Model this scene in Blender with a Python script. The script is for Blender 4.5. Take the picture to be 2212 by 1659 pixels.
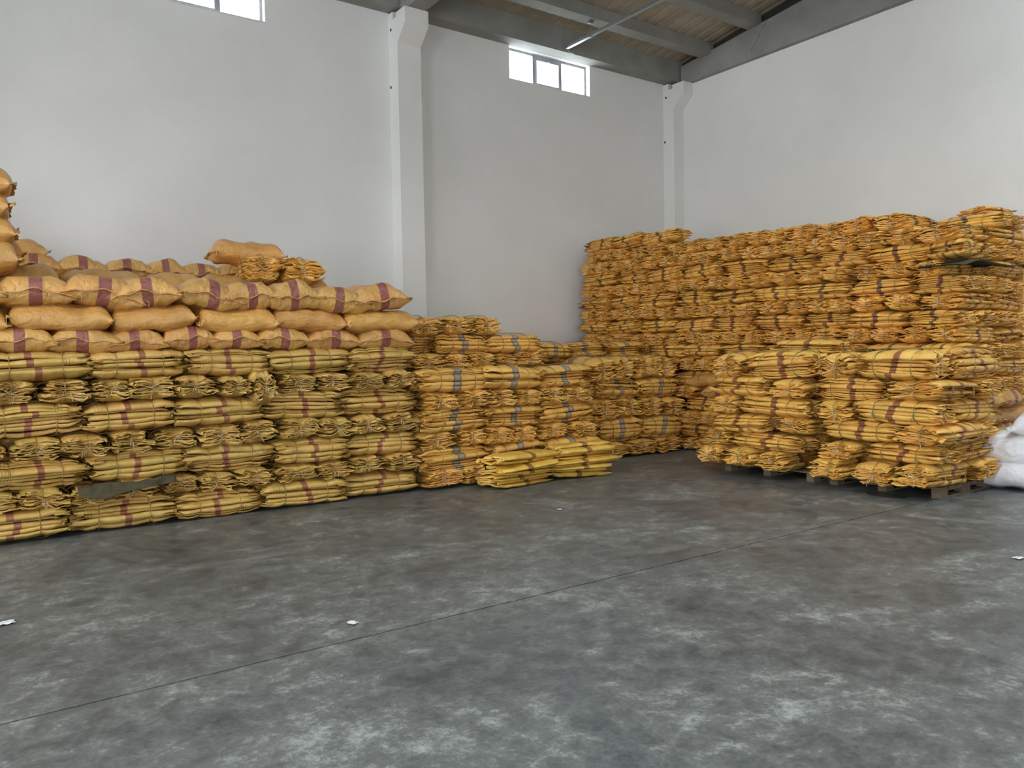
import bpy, bmesh, math, random
from mathutils import Vector, Matrix, noise

# ------------------------------------------------------------------ camera, sky, exposure
scene = bpy.context.scene
for o in list(bpy.data.objects):
    bpy.data.objects.remove(o)
COL = scene.collection
PI = math.pi

CAM_H = 1.55
yaw, pitch, roll = math.radians(54.4306), math.radians(-2.1200), math.radians(-1.0699)
fw = Vector((math.cos(yaw)*math.cos(pitch), math.sin(yaw)*math.cos(pitch), math.sin(pitch)))
rt = Vector((math.sin(yaw), -math.cos(yaw), 0))
up = rt.cross(fw)
r2 = rt*math.cos(roll) + up*math.sin(roll)
u2 = up*math.cos(roll) - rt*math.sin(roll)
cam_d = bpy.data.cameras.new('camera'); cam = bpy.data.objects.new('camera', cam_d); COL.objects.link(cam)
cam_d.sensor_width = 36; cam_d.lens = 1715/2212*36; cam_d.clip_end = 200
M = Matrix.Identity(4)
for i in range(3):
    M[i][0] = r2[i]; M[i][1] = u2[i]; M[i][2] = -fw[i]
M[2][3] = CAM_H
cam.matrix_world = M
scene.camera = cam

w = bpy.data.worlds.new('overcast_sky'); scene.world = w; w.use_nodes = True
bg = w.node_tree.nodes['Background']
bg.inputs[0].default_value = (0.87, 0.94, 1.0, 1); bg.inputs[1].default_value = 7.0

vs = scene.view_settings
vs.view_transform = 'Standard'; vs.look = 'None'; vs.gamma = 1; vs.use_curve_mapping = False
vs.exposure = 0.74

WALL_Y, WALL_X, LEFT_X, FRONT_Y = 11.3, 12.22, -9.0, -9.0
WINDOWS_BACK = [(8.15, 9.99), (2.05, 3.89), (-4.05, -2.21)]
DOOR = (-3.5, 1.0, 4.0)            # opening in the wall left of the photographer: y0, y1, height
HIGH = (3.0, 10.4, 4.3, 6.4)       # high glazing in the same wall: y0, y1, z0, z1
DOOR_F = (-5.0, -1.0, 4.0)          # opening behind the photographer: x0, x1, height

ADDED_SKYLIGHT = (-6.0, 11.0, -0.2, 2.4)      # unseen ridge skylight, added for light from above: x0, x1, y0, y1
def portal(name, loc, rot, sx, sy):
    l = bpy.data.lights.new(name, 'AREA'); l.shape = 'RECTANGLE'; l.size = sx; l.size_y = sy
    l.cycles.is_portal = True
    o = bpy.data.objects.new(name, l); o.location = loc; o.rotation_euler = rot; COL.objects.link(o)
for a, b in WINDOWS_BACK:
    portal('window_daylight', ((a+b)/2, WALL_Y+0.25, 6.62), (-PI/2, 0, 0), b-a, 0.62)
portal('door_daylight', (LEFT_X-0.25, (DOOR[0]+DOOR[1])/2, DOOR[2]/2), (0, -PI/2, 0), DOOR[2], DOOR[1]-DOOR[0])
portal('glazing_daylight', (LEFT_X-0.25, (HIGH[0]+HIGH[1])/2, (HIGH[2]+HIGH[3])/2), (0, -PI/2, 0), HIGH[3]-HIGH[2], HIGH[1]-HIGH[0])
portal('added_skylight_daylight', ((ADDED_SKYLIGHT[0]+ADDED_SKYLIGHT[1])/2, (ADDED_SKYLIGHT[2]+ADDED_SKYLIGHT[3])/2, 9.0), (0, 0, 0), ADDED_SKYLIGHT[1]-ADDED_SKYLIGHT[0], ADDED_SKYLIGHT[3]-ADDED_SKYLIGHT[2])  # portal for the added skylight, out of view
portal('rear_door_daylight', ((DOOR_F[0]+DOOR_F[1])/2, FRONT_Y-0.25, DOOR_F[2]/2), (PI/2, 0, 0), DOOR_F[1]-DOOR_F[0], DOOR_F[2])

# ------------------------------------------------------------------ materials
def srgb(r, g, b):
    f = lambda c: c/12.92 if c <= 0.04045 else ((c+0.055)/1.055)**2.4
    return (f(r/255), f(g/255), f(b/255), 1)

class NT:
    def __init__(s, name):
        s.m = bpy.data.materials.new(name); s.m.use_nodes = True
        s.t = s.m.node_tree; s.b = s.t.nodes['Principled BSDF']; s.out = s.t.nodes['Material Output']
    def n(s, typ, **kw):
        nd = s.t.nodes.new(typ)
        for k, v in kw.items(): setattr(nd, k, v)
        return nd
    def l(s, a, b): s.t.links.new(a, b)
    def math(s, op, a, b=None, clamp=False):
        nd = s.n('ShaderNodeMath', operation=op); nd.use_clamp = clamp
        for i, v in enumerate((a, b)):
            if v is None: continue
            if isinstance(v, (int, float)): nd.inputs[i].default_value = v
            else: s.l(v, nd.inputs[i])
        return nd.outputs[0]
    def noise(s, vec, scale, detail=4, rough=0.55, dist=0):
        nd = s.n('ShaderNodeTexNoise'); nd.inputs['Scale'].default_value = scale
        nd.inputs['Detail'].default_value = detail; nd.inputs['Roughness'].default_value = rough
        nd.inputs['Distortion'].default_value = dist
        s.l(vec, nd.inputs['Vector']); return nd.outputs['Fac']
    def ramp(s, fac, stops):
        nd = s.n('ShaderNodeValToRGB'); e = nd.color_ramp.elements
        while len(e) < len(stops): e.new(0.5)
        for el, (p, c) in zip(e, stops): el.position = p; el.color = c
        s.l(fac, nd.inputs[0]); return nd.outputs[0]
    def mix(s, fac, a, b, blend='MIX'):
        nd = s.n('ShaderNodeMix', data_type='RGBA', blend_type=blend)
        for i, v in ((0, fac), (6, a), (7, b)):
            if isinstance(v, (int, float)): nd.inputs[i].default_value = v
            elif isinstance(v, tuple): nd.inputs[i].default_value = v
            else: s.l(v, nd.inputs[i])
        return nd.outputs[2]
    def coord(s, kind='Object', scale=None):
        c = s.n('ShaderNodeTexCoord').outputs[kind]
        if scale:
            mp = s.n('ShaderNodeMapping'); mp.inputs['Scale'].default_value = scale; s.l(c, mp.inputs[0]); c = mp.outputs[0]
        return c
    def bump(s, h, strength, dist=0.01, prev=None):
        nd = s.n('ShaderNodeBump'); nd.inputs['Strength'].default_value = strength; nd.inputs['Distance'].default_value = dist
        s.l(h, nd.inputs['Height'])
        if prev is not None: s.l(prev, nd.inputs['Normal'])
        return nd.outputs[0]
    def set(s, color=None, rough=None, normal=None, metal=None, spec=None):
        for k, v in (('Base Color', color), ('Roughness', rough), ('Normal', normal), ('Metallic', metal), ('Specular IOR Level', spec)):
            if v is None: continue
            if isinstance(v, (int, float, tuple)): s.b.inputs[k].default_value = v
            else: s.l(v, s.b.inputs[k])
        return s.m

def simple(name, col, rough=0.6, metal=0.0, scale=8, var=0.25, bump=0.1):
    t = NT(name); c = t.coord()
    nz = t.noise(c, scale)
    d = tuple(x*(1-var) for x in col[:3])+(1,); b = tuple(min(1, x*(1+var*0.5)) for x in col[:3])+(1,)
    return t.set(t.ramp(nz, [(0.3, d), (0.7, b)]), rough, t.bump(t.noise(c, scale*6), bump), metal)

def woven(name, base, stripe, half, axis, spread, border=None, marks=True, crease=1.0):
    """woven polypropylene sacking with a printed stripe"""
    t = NT(name); c = t.coord()
    sep = t.n('ShaderNodeSeparateXYZ'); t.l(c, sep.inputs[0])
    rnd = t.n('ShaderNodeObjectInfo').outputs['Random']
    # colour: mottled, each sack a little different
    off = t.n('ShaderNodeVectorMath', operation='ADD'); t.l(c, off.inputs[0])
    sc = t.math('MULTIPLY', rnd, 37.0); cmb = t.n('ShaderNodeCombineXYZ'); t.l(sc, cmb.inputs[0]); t.l(sc, cmb.inputs[2]); t.l(cmb.outputs[0], off.inputs[1])
    v = off.outputs[0]
    n1 = t.noise(v, 5.0, 3); n2 = t.noise(v, 38.0, 3, 0.6)
    dark = tuple(x*0.80 for x in base[:3])+(1,); lite = (min(1, base[0]*1.08), min(1, base[1]*1.12), min(1, base[2]*1.3), 1)
    col = t.ramp(n1, [(0.3, dark), (0.52, base), (0.75, lite)])
    hs = t.n('ShaderNodeHueSaturation'); t.l(col, hs.inputs['Color'])
    t.l(t.math('ADD', t.math('MULTIPLY', rnd, 0.012), 0.494), hs.inputs['Hue'])
    r2_ = t.math('FRACT', t.math('MULTIPLY', rnd, 7.31))
    t.l(t.math('ADD', t.math('MULTIPLY', r2_, 0.20), 0.90), hs.inputs['Value'])
    col = hs.outputs[0]
    ctr = t.math('MULTIPLY', t.math('SUBTRACT', t.math('FRACT', t.math('MULTIPLY', rnd, 13.7)), 0.5), spread)
    d = t.math('ABSOLUTE', t.math('SUBTRACT', sep.outputs[axis], ctr))
    edge = t.math('ADD', d, t.math('MULTIPLY', t.math('SUBTRACT', n2, 0.5), 0.008))
    mask = t.math('LESS_THAN', edge, half)
    scol = stripe
    if border is not None:
        inner = t.math('LESS_THAN', edge, half*0.66)
        scol = t.mix(inner, border, stripe)
    col = t.mix(t.math('MULTIPLY', mask, 0.85), col, scol)
    if marks:                       # the thin printed rules towards one end
        m0 = t.math('FRACT', t.math('MULTIPLY', sep.outputs[axis], 40.0))
        near = t.math('LESS_THAN', t.math('ABSOLUTE', t.math('SUBTRACT', sep.outputs[axis], t.math('ADD', ctr, 0.27))), 0.036)
        has = t.math('GREATER_THAN', r2_, 0.62)
        col = t.mix(t.math('MULTIPLY', t.math('MULTIPLY', t.math('LESS_THAN', m0, 0.22), near), t.math('MULTIPLY', has, 0.55)), col, (0.09, 0.05, 0.02, 1))
    mp = t.n('ShaderNodeMapping'); mp.inputs['Scale'].default_value = (0.4, 1, 1); t.l(v, mp.inputs[0])
    cr = t.math('ABSOLUTE', t.math('SUBTRACT', t.noise(mp.outputs[0], 9.0, 2, 0.5, 0.3), 0.5))      # creases
    h = t.math('ADD', t.math('ADD', t.math('MULTIPLY', t.noise(v, 16.0, 4, 0.6, 0.6), 0.8), t.math('MULTIPLY', n2, 0.25)), t.math('MULTIPLY', cr, crease))
    return t.set(col, t.ramp(n2, [(0.3, (0.30,)*3+(1,)), (0.75, (0.50,)*3+(1,))]), t.bump(h, 0.6, 0.022 if crease > 2 else 0.02), spec=0.6)

GOLD = srgb(232, 182, 88)
AMBER = srgb(234, 178, 86)
STRAW = srgb(204, 164, 86)
RED = srgb(140, 72, 62)
MAT = {}
MAT['left'] = woven('woven_straw_red_stripe', STRAW, RED, 0.028, 0, 0.12)
MAT['grey'] = woven('woven_gold_grey_stripe', srgb(224, 172, 84), srgb(134, 131, 130), 0.046, 0, 0.05, srgb(84, 76, 74))
MAT['right'] = woven('woven_amber_brown_stripe', AMBER, srgb(104, 58, 50), 0.035, 0, 0.09)
MAT['rightdark'] = woven('woven_amber_slate_stripe', AMBER, srgb(80, 68, 64), 0.031, 0, 0.08)
MAT['pallet'] = woven('woven_gold_brown_stripe', srgb(232, 180, 88), srgb(128, 66, 52), 0.036, 0, 0.10)
MAT['loose'] = woven('woven_yellow_brown_stripe', srgb(228, 184, 82), srgb(128, 82, 48), 0.034, 0, 0.12)
MAT['sack'] = woven('woven_orange_pink_stripe', srgb(210, 158, 86), srgb(134, 64, 72), 0.045, 1, 0.05, marks=False, crease=3.2)
MAT['sackplain'] = woven('woven_orange_plain', srgb(208, 152, 80), srgb(208, 152, 80), 0.0, 1, 0.0, marks=False, crease=3.2)
MAT['white'] = woven('woven_white', srgb(232, 230, 232), srgb(225, 205, 210), 0.0, 1, 0.0, marks=False, crease=3.2)
MAT['twine'] = simple('pale_twine', srgb(150, 116, 62), 0.8)
MAT['twine_green'] = simple('green_twine', srgb(120, 122, 70), 0.8)
MAT['thread'] = simple('frayed_white_thread', srgb(226, 200, 160), 0.8)
MAT['wood'] = simple('pallet_wood', srgb(112, 96, 74), 0.75, scale=14)
MAT['tarp'] = simple('grey_tarpaulin', srgb(74, 66, 44), 0.85, scale=20)
MAT['paper'] = simple('white_paper', srgb(228, 230, 228), 0.7)
MAT['steel'] = simple('galvanised_steel', srgb(176, 180, 182), 0.35, 0.8, scale=30)
MAT['frame'] = simple('painted_window_frame', srgb(170, 172, 178), 0.5)
MAT['dark'] = simple('dark_hole', srgb(24, 22, 20), 0.9)

t = NT('wall_plaster'); c = t.coord()
n1 = t.noise(c, 0.7, 5, 0.6); n2 = t.noise(c, 9, 5)
col = t.ramp(n1, [(0.3, srgb(228, 226, 222)), (0.7, srgb(236, 234, 231))])
MAT['wall'] = t.set(col, 0.85, t.bump(n2, 0.15, 0.02, t.bump(t.noise(c, 70, 3), 0.12, 0.01)), spec=0.25)
t = NT('beam_concrete'); c = t.coord()
MAT['beam'] = t.set(t.ramp(t.noise(c, 2.5, 5), [(0.3, srgb(132, 131, 125)), (0.7, srgb(150, 149, 144))]), 0.8, t.bump(t.noise(c, 40, 4), 0.2, 0.01))
MAT['gable'] = simple('painted_gable_shade', srgb(58, 52, 50), 0.8)  # near-black tone puts the deep shade under the roof into the colour
t = NT('roof_sheet'); c = t.coord()
MAT['roof'] = t.set(t.ramp(t.noise(c, 3.5, 5), [(0.3, srgb(150, 140, 122)), (0.7, srgb(172, 162, 146))]), 0.65, t.bump(t.noise(c, 30, 4), 0.2, 0.01))

t = NT('floor_concrete'); c = t.coord()
n1 = t.noise(c, 1.1, 9, 0.72, 0.5); n2 = t.noise(c, 7.0, 8, 0.72, 0.4); n3 = t.noise(c, 32.0, 8, 0.8, 0.5)
mixn = t.math('ADD', t.math('ADD', t.math('MULTIPLY', n1, 0.36), t.math('MULTIPLY', n2, 0.36)), t.math('MULTIPLY', n3, 0.28))
col = t.ramp(mixn, [(0.38, srgb(54, 57, 58)), (0.46, srgb(82, 85, 85)), (0.53, srgb(106, 108, 105)), (0.61, srgb(156, 159, 154))])
n4 = t.noise(c, 2.1, 4, 0.6, 1.0)     # traffic-darkened streaks
col = t.mix(t.math('MULTIPLY', t.math('GREATER_THAN', n4, 0.60), 0.0), col, srgb(70, 72, 74))
rgh = t.ramp(mixn, [(0.36, (0.30,)*3+(1,)), (0.62, (0.50,)*3+(1,))])
MAT['floor'] = t.set(col, rgh, t.bump(n3, 0.08, 0.01, t.bump(n2, 0.06, 0.02)), spec=0.5)
MAT['oil'] = simple('damp_stain', srgb(66, 66, 66), 0.35)

t = NT('window_glass')
t.t.nodes.remove(t.b)
tr = t.n('ShaderNodeBsdfTransparent'); gl = t.n('ShaderNodeBsdfGlossy'); gl.inputs['Roughness'].default_value = 0.05
mx = t.n('ShaderNodeMixShader'); mx.inputs[0].default_value = 0.06
tr.inputs[0].default_value = (0.96, 0.98, 0.98, 1)
t.l(tr.outputs[0], mx.inputs[1]); t.l(gl.outputs[0], mx.inputs[2]); t.l(mx.outputs[0], t.out.inputs[0])
MAT['glass'] = t.m

# ------------------------------------------------------------------ helpers
def link_obj(name, me, mat, parent=None):
    o = bpy.data.objects.new(name, me); COL.objects.link(o)
    if mat is not None and len(me.materials) == 0: me.materials.append(mat)
    if parent is not None: o.parent = parent
    return o
def tag(o, label=None, cat=None, group=None, kind=None):
    for k, v in (('label', label), ('category', cat), ('group', group), ('kind', kind)):
        if v: o[k] = v
    return o
def empty(name, loc=(0, 0, 0), rz=0):
    o = bpy.data.objects.new(name, None); COL.objects.link(o); o.location = loc; o.rotation_euler = (0, 0, rz)
    o.empty_display_size = 0.1
    return o
class MB:
    def __init__(s): s.v = []; s.f = []; s.flat = set()
    def box(s, a, b):
        x0, y0, z0 = a; x1, y1, z1 = b; k = len(s.v)
        s.v += [(x0,y0,z0),(x1,y0,z0),(x1,y1,z0),(x0,y1,z0),(x0,y0,z1),(x1,y0,z1),(x1,y1,z1),(x0,y1,z1)]
        s.f += [tuple(k+i for i in q) for q in ((3,2,1,0),(4,5,6,7),(0,1,5,4),(1,2,6,5),(2,3,7,6),(3,0,4,7))]
        return s
    def prism(s, poly, axis, a, b):
        """poly: 2-D outline, extruded along axis from a to b"""
        k = len(s.v); n = len(poly)
        for e in (a, b):
            for p, q in poly:
                s.v.append({'x': (e, p, q), 'y': (p, e, q), 'z': (p, q, e)}[axis])
        s.f.append(tuple(k+i for i in range(n))[::-1]); s.f.append(tuple(k+n+i for i in range(n)))
        for i in range(n):
            j = (i+1) % n; s.f.append((k+i, k+j, k+n+j, k+n+i))
        return s
    def tube(s, pts, r, sides=4, closed=False):
        pts = [Vector(p) for p in pts]; n = len(pts); k = len(s.v)
        for i, p in enumerate(pts):
            a = pts[(i-1) % n] if closed or i > 0 else p; b = pts[(i+1) % n] if closed or i < n-1 else p
            d = (b-a); d = d.normalized() if d.length > 1e-9 else Vector((0, 0, 1))
            u = d.cross(Vector((0.13, 0.21, 0.97))); u = u.normalized() if u.length > 1e-6 else Vector((1, 0, 0)); w_ = d.cross(u)
            for q in range(sides):
                an = 2*PI*q/sides; s.v.append(tuple(p+(u*math.cos(an)+w_*math.sin(an))*r))
        for i in range(n if closed else n-1):
            j = (i+1) % n
            for q in range(sides):
                q2 = (q+1) % sides; s.f.append((k+i*sides+q, k+i*sides+q2, k+j*sides+q2, k+j*sides+q))
        if not closed:
            s.f.append(tuple(k+q for q in range(sides))[::-1]); s.f.append(tuple(k+(n-1)*sides+q for q in range(sides)))
        return s
    def mesh(s, name, smooth=False):
        me = bpy.data.meshes.new(name); me.from_pydata(s.v, [], s.f); me.update()
        bm = bmesh.new(); bm.from_mesh(me); bmesh.ops.recalc_face_normals(bm, faces=bm.faces)
        bm.to_mesh(me); bm.free()
        if smooth:
            for i, p in enumerate(me.polygons): p.use_smooth = i not in s.flat
        return me
    def build(s, name, mat, parent=None, smooth=False): return link_obj(name, s.mesh(name, smooth), mat, parent)

# ------------------------------------------------------------------ room shell
floor = MB().box((LEFT_X-.3, FRONT_Y-.3, -0.30), (WALL_X+.3, WALL_Y+.3, -0.06)).build('floor', MAT['dark'])
tag(floor, 'grey power-floated concrete warehouse floor with a straight saw-cut joint', kind='structure')
JY = 4.03
MB().box((LEFT_X-.3, JY+0.007, -0.06), (WALL_X+.3, WALL_Y+.3, 0)).build('slab', MAT['floor'], floor)
MB().box((LEFT_X-.3, FRONT_Y-.3, -0.06), (WALL_X+.3, JY-0.007, 0)).build('slab', MAT['floor'], floor)

TOPZ = 6.9
b = MB().box((LEFT_X-.3, WALL_Y, 0), (WALL_X+.3, WALL_Y+.22, 6.33))
xs = [LEFT_X-.3] + [v for w_ in sorted(WINDOWS_BACK) for v in w_] + [WALL_X+.3]
for i in range(0, len(xs), 2): b.box((xs[i], WALL_Y, 6.33), (xs[i+1], WALL_Y+.22, TOPZ))
b.box((LEFT_X-.3, WALL_Y+.02, TOPZ), (WALL_X+.3, WALL_Y+.22, 7.27))
wall_back = tag(b.build('wall_back', MAT['wall']), 'off-white plastered wall with high windows behind the left stacks', kind='structure')
b = MB().prism([(WALL_Y, 0), (FRONT_Y, 0), (FRONT_Y, 6.85), (WALL_Y, 6.85)], 'x', WALL_X, WALL_X+.22)
wall_right = tag(b.build('wall_right', MAT['wall']), 'off-white plastered gable wall behind the tall right stack', kind='structure')
b = MB()
b.box((LEFT_X-.22, FRONT_Y, 0), (LEFT_X, DOOR[0], 7.3)).box((LEFT_X-.22, DOOR[0], DOOR[2]), (LEFT_X, DOOR[1], 7.9))
b.box((LEFT_X-.22, DOOR[1], 0), (LEFT_X, HIGH[0], 7.6)).box((LEFT_X-.22, HIGH[0], 0), (LEFT_X, HIGH[1], HIGH[2]))
b.box((LEFT_X-.22, HIGH[0], HIGH[3]), (LEFT_X, HIGH[1], 7.3)).box((LEFT_X-.22, HIGH[1], 0), (LEFT_X, WALL_Y, 7.3))
tag(b.build('wall_left', MAT['wall']), 'off-white wall with a loading door outside the frame', kind='structure')
b = MB().box((LEFT_X, FRONT_Y-.22, 0), (DOOR_F[0], FRONT_Y, 7.3)).box((DOOR_F[1], FRONT_Y-.22, 0), (WALL_X, FRONT_Y, 7.3))
b.box((DOOR_F[0], FRONT_Y-.22, DOOR_F[2]), (DOOR_F[1], FRONT_Y, 7.3))
tag(b.build('wall_front', MAT['wall']), 'off-white wall with an opening behind the photographer', kind='structure')

MB().prism([(WALL_Y, 6.85), (FRONT_Y, 6.85), (FRONT_Y, 7.35), (1.1, 8.83), (WALL_Y, 7.30)], 'x', WALL_X+.02, WALL_X+.22).build('gable_shade_infill', MAT['gable'], wall_right)  # wall top above the rafters, coloured dark to stand in for shade

# columns, parts of the back wall
def column(x0, x1):
    prof = [(WALL_Y, 0), (11.02, 0), (11.02, 6.36), (10.76, 6.60), (10.76, 6.83), (11.05, 6.83), (11.05, 6.76), (11.16, 6.76), (11.16, 6.88), (WALL_Y, 6.88)]
    b = MB().prism(prof, 'x', x0, x1)
    c_ = b.build('column', MAT['wall'], wall_back)
    for (y, z) in ((11.22, 6.62), (11.26, 5.75)):
        MB().prism([(y+0.018*math.cos(a*PI/4), z+0.024*math.sin(a*PI/4)) for a in range(8)], 'x', x0-0.006, x0+0.02).build('anchor_hole', MAT['dark'], c_)
    return c_
column(5.84, 6.245); column(11.94, WALL_X); column(-0.26, 0.145); column(-6.36, -5.955)

# roof
SL, RIDGE = 0.15, 1.1
def roof_z(y): return 7.30 + SL*(11.02-y) if y >= RIDGE else 7.30 + SL*(11.02-RIDGE) - SL*(RIDGE-y)
b = MB(); x = LEFT_X-.3; prof = []
while x < WALL_X+.4:
    prof += [(x, 0), (x+0.14, 0), (x+0.17, 0.012), (x+0.22, 0.012)]; x += 0.25
n = len(prof)
def sheet(y0, y1, keep):
    k = len(b.v)
    for dz2 in (0, 0.06):
        for y in (y0, y1):
            for (px_, dz) in prof: b.v.append((px_, y, roof_z(y)+dz+dz2))
    for i in range(n-1):
        if not keep(prof[i][0]): continue
        q = k+i; b.f.append((q, q+1, q+n+1, q+n)); q += 2*n; b.f.append((q, q+n, q+n+1, q+1))
sheet(11.5, ADDED_SKYLIGHT[3], lambda x_: True); sheet(ADDED_SKYLIGHT[2], FRONT_Y-.3, lambda x_: True)
for ya, yb_ in ((ADDED_SKYLIGHT[3], RIDGE), (RIDGE, ADDED_SKYLIGHT[2])): sheet(ya, yb_, lambda x_: x_ < ADDED_SKYLIGHT[0] or x_ > ADDED_SKYLIGHT[1])
ceiling = tag(b.build('ceiling', MAT['roof']), 'ribbed sheet roof on grey concrete purlins', kind='structure')
for ya, yb_ in ((ADDED_SKYLIGHT[3]+.05, RIDGE), (RIDGE, ADDED_SKYLIGHT[2]-.05)):
    MB().prism([(ya, roof_z(ya)+.07), (yb_, roof_z(yb_)+.07), (yb_, roof_z(yb_)+.078), (ya, roof_z(ya)+.078)], 'x', ADDED_SKYLIGHT[0]-.1, ADDED_SKYLIGHT[1]+.1).build('added_skylight_sheet', MAT['glass'], ceiling)  # panes of the added skylight, put in to brighten tops and floor
EAVE = MB().box((LEFT_X, 11.02, TOPZ), (WALL_X-.02, 11.32, 7.31)).build('eave_beam', MAT['beam'], ceiling)
for i in range(9):
    y = 10.22-1.1*i
    z1 = roof_z(y)-0.005
    for (xa, xb) in ((LEFT_X, 6.04), (6.04, WALL_X-0.02)):
        MB().box((xa+0.01, y, z1-0.21), (xb-0.01, y+0.25, z1)).build('purlin', MAT['beam'], ceiling)
for i in range(9):
    y = 0.2-1.1*i; z1 = roof_z(y)-0.005
    MB().box((LEFT_X, y, z1-0.21), (WALL_X-0.02, y+0.25, z1)).build('purlin', MAT['beam'], ceiling)
def rafter(xa, xb):
    # solid end block, then an I-section with a recessed web
    side = [(10.98, 6.83), (9.3, 6.83), (9.3, 6.97), (8.95, 7.41), (10.98, 7.19)]
    b = MB().prism(side, 'x', xa, xb)
    yb = RIDGE; zt = 7.375+(9.3-yb)*0.11
    b.prism([(9.3, 6.83), (yb, 6.83), (yb, 6.97), (9.3, 6.97)], 'x', xa, xb)
    b.prism([(9.3, 6.97), (yb, 6.97), (yb, zt-0.0), (9.3, 7.375)], 'x', xa+0.015, xb-0.015)
    b.prism([(RIDGE, 6.83), (FRONT_Y, 6.83), (FRONT_Y, 7.1), (RIDGE, zt)], 'x', xa+0.02, xb-0.02)
    return b.build('rafter', MAT['beam'], ceiling)
rafter(5.89, 6.195); rafter(12.11, 12.4); rafter(-0.21, 0.095); rafter(-6.31, -6.005)

# windows
def window(idx, x0, x1):
    z0, z1 = 6.33, TOPZ
    wdw = empty('window_%d' % idx, ((x0+x1)/2, WALL_Y+.14, z0))
    tag(wdw, 'high three-light window under the roof beam', kind='structure')
    X0, X1, H = x0-(x0+x1)/2, x1-(x0+x1)/2, z1-z0
    fr = MB()
    for (a, b_) in (((X0, -.03, 0), (X1, .03, .035)), ((X0, -.03, H-.04), (X1, .03, H)), ((X0, -.03, .035), (X0+.04, .03, H-.04)), ((X1-.04, -.03, .035), (X1, .03, H-.04))):
        fr.box(a, b_)
    wd = (X1-X0)/3; m1, m2 = X0+wd, X0+2*wd
    for m in (m1, m2): fr.box((m-.025, -.035, .035), (m+.025, .03, H-.04))
    fr.build('frame', MAT['frame'], wdw)
    s = MB()
    s.box((m1+.026, -.05, .036), (m2-.026, -.032, .066)).box((m1+.026, -.05, H-.10), (m2-.026, -.032, H-.042)).box((m1+.026, -.05, .066), (m1+.056, -.032, H-.10)).box((m2-.056, -.05, .066), (m2-.026, -.032, H-.10))
    sash = s.build('sash', MAT['frame'], wdw)
    MB().box((-.012, -.075, H-.10), (.012, -.051, H-.045)).build('handle', MAT['steel'], sash)
    for (a, b_) in ((X0+.04, m1-.025), (m1+.025, m2-.025), (m2+.025, X1-.04)):
        MB().box((a, -.004, .036), (b_, .004, H-.041)).build('pane', MAT['glass'], wdw)
    MB().box((X0, -.14, -.012), (X1+.01, -.02, 0.006)).build('sill', MAT['wall'], wdw)
for i, (a, b_) in enumerate(WINDOWS_BACK): window(i+1, a, b_)

# cable trunking hung from the second purlin
tr = tag(empty('cable_trunking', (9.18, 0, 6.94)), 'galvanised cable trunking hanging under the roof by the far window', 'cable trunking')
MB().box((-.03, 2.0, 0), (.03, 11.0, .004)).box((-.03, 2.0, .004), (-.026, 11.0, .05)).box((.026, 2.0, .004), (.03, 11.0, .05)).build('rail', MAT['steel'], tr)
for y in (10.34, 8.14, 5.94, 3.74):
    h = roof_z(y)-0.21-6.94
    MB().tube([(0, y, .03), (0, y, h-.01)], .005, 6).build('hanger_rod', MAT['steel'], tr)
    MB().box((-.05, y-.02, h-.03), (.05, y+.02, h+.01)).build('bracket', MAT['steel'], tr)
    MB().box((-.035, y-.015, -.012), (.035, y+.015, 0)).build('clamp', MAT['steel'], tr)
MB().tube([(0, 10.95, .02), (.05, 11.0, -.02), (.2, 11.01, -.045), (.5, 11.01, -.045)], .006, 5).build('cable', MAT['frame'], tr)

# ------------------------------------------------------------------ a tied bundle of folded empty sacks
BL, BW, BT = 0.82, 0.40, 0.22           # nominal length (x), width (y), height (z)
def smooth_noise(x, y, z): return noise.noise(Vector((x, y, z)))

def bundle_profile(x):
    """height and width factors along the length, pinched where the twine goes round"""
    p = 0.0
    for tx in (-0.2, 0.2): p += math.exp(-((x-tx)/0.035)**2)
    e = max(0.0, (abs(x)/(BL/2)-0.62)/0.38)
    return 1.05-0.15*p-0.32*e**1.6, 1.0-0.05*p-0.12*e**1.5, e

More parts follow.
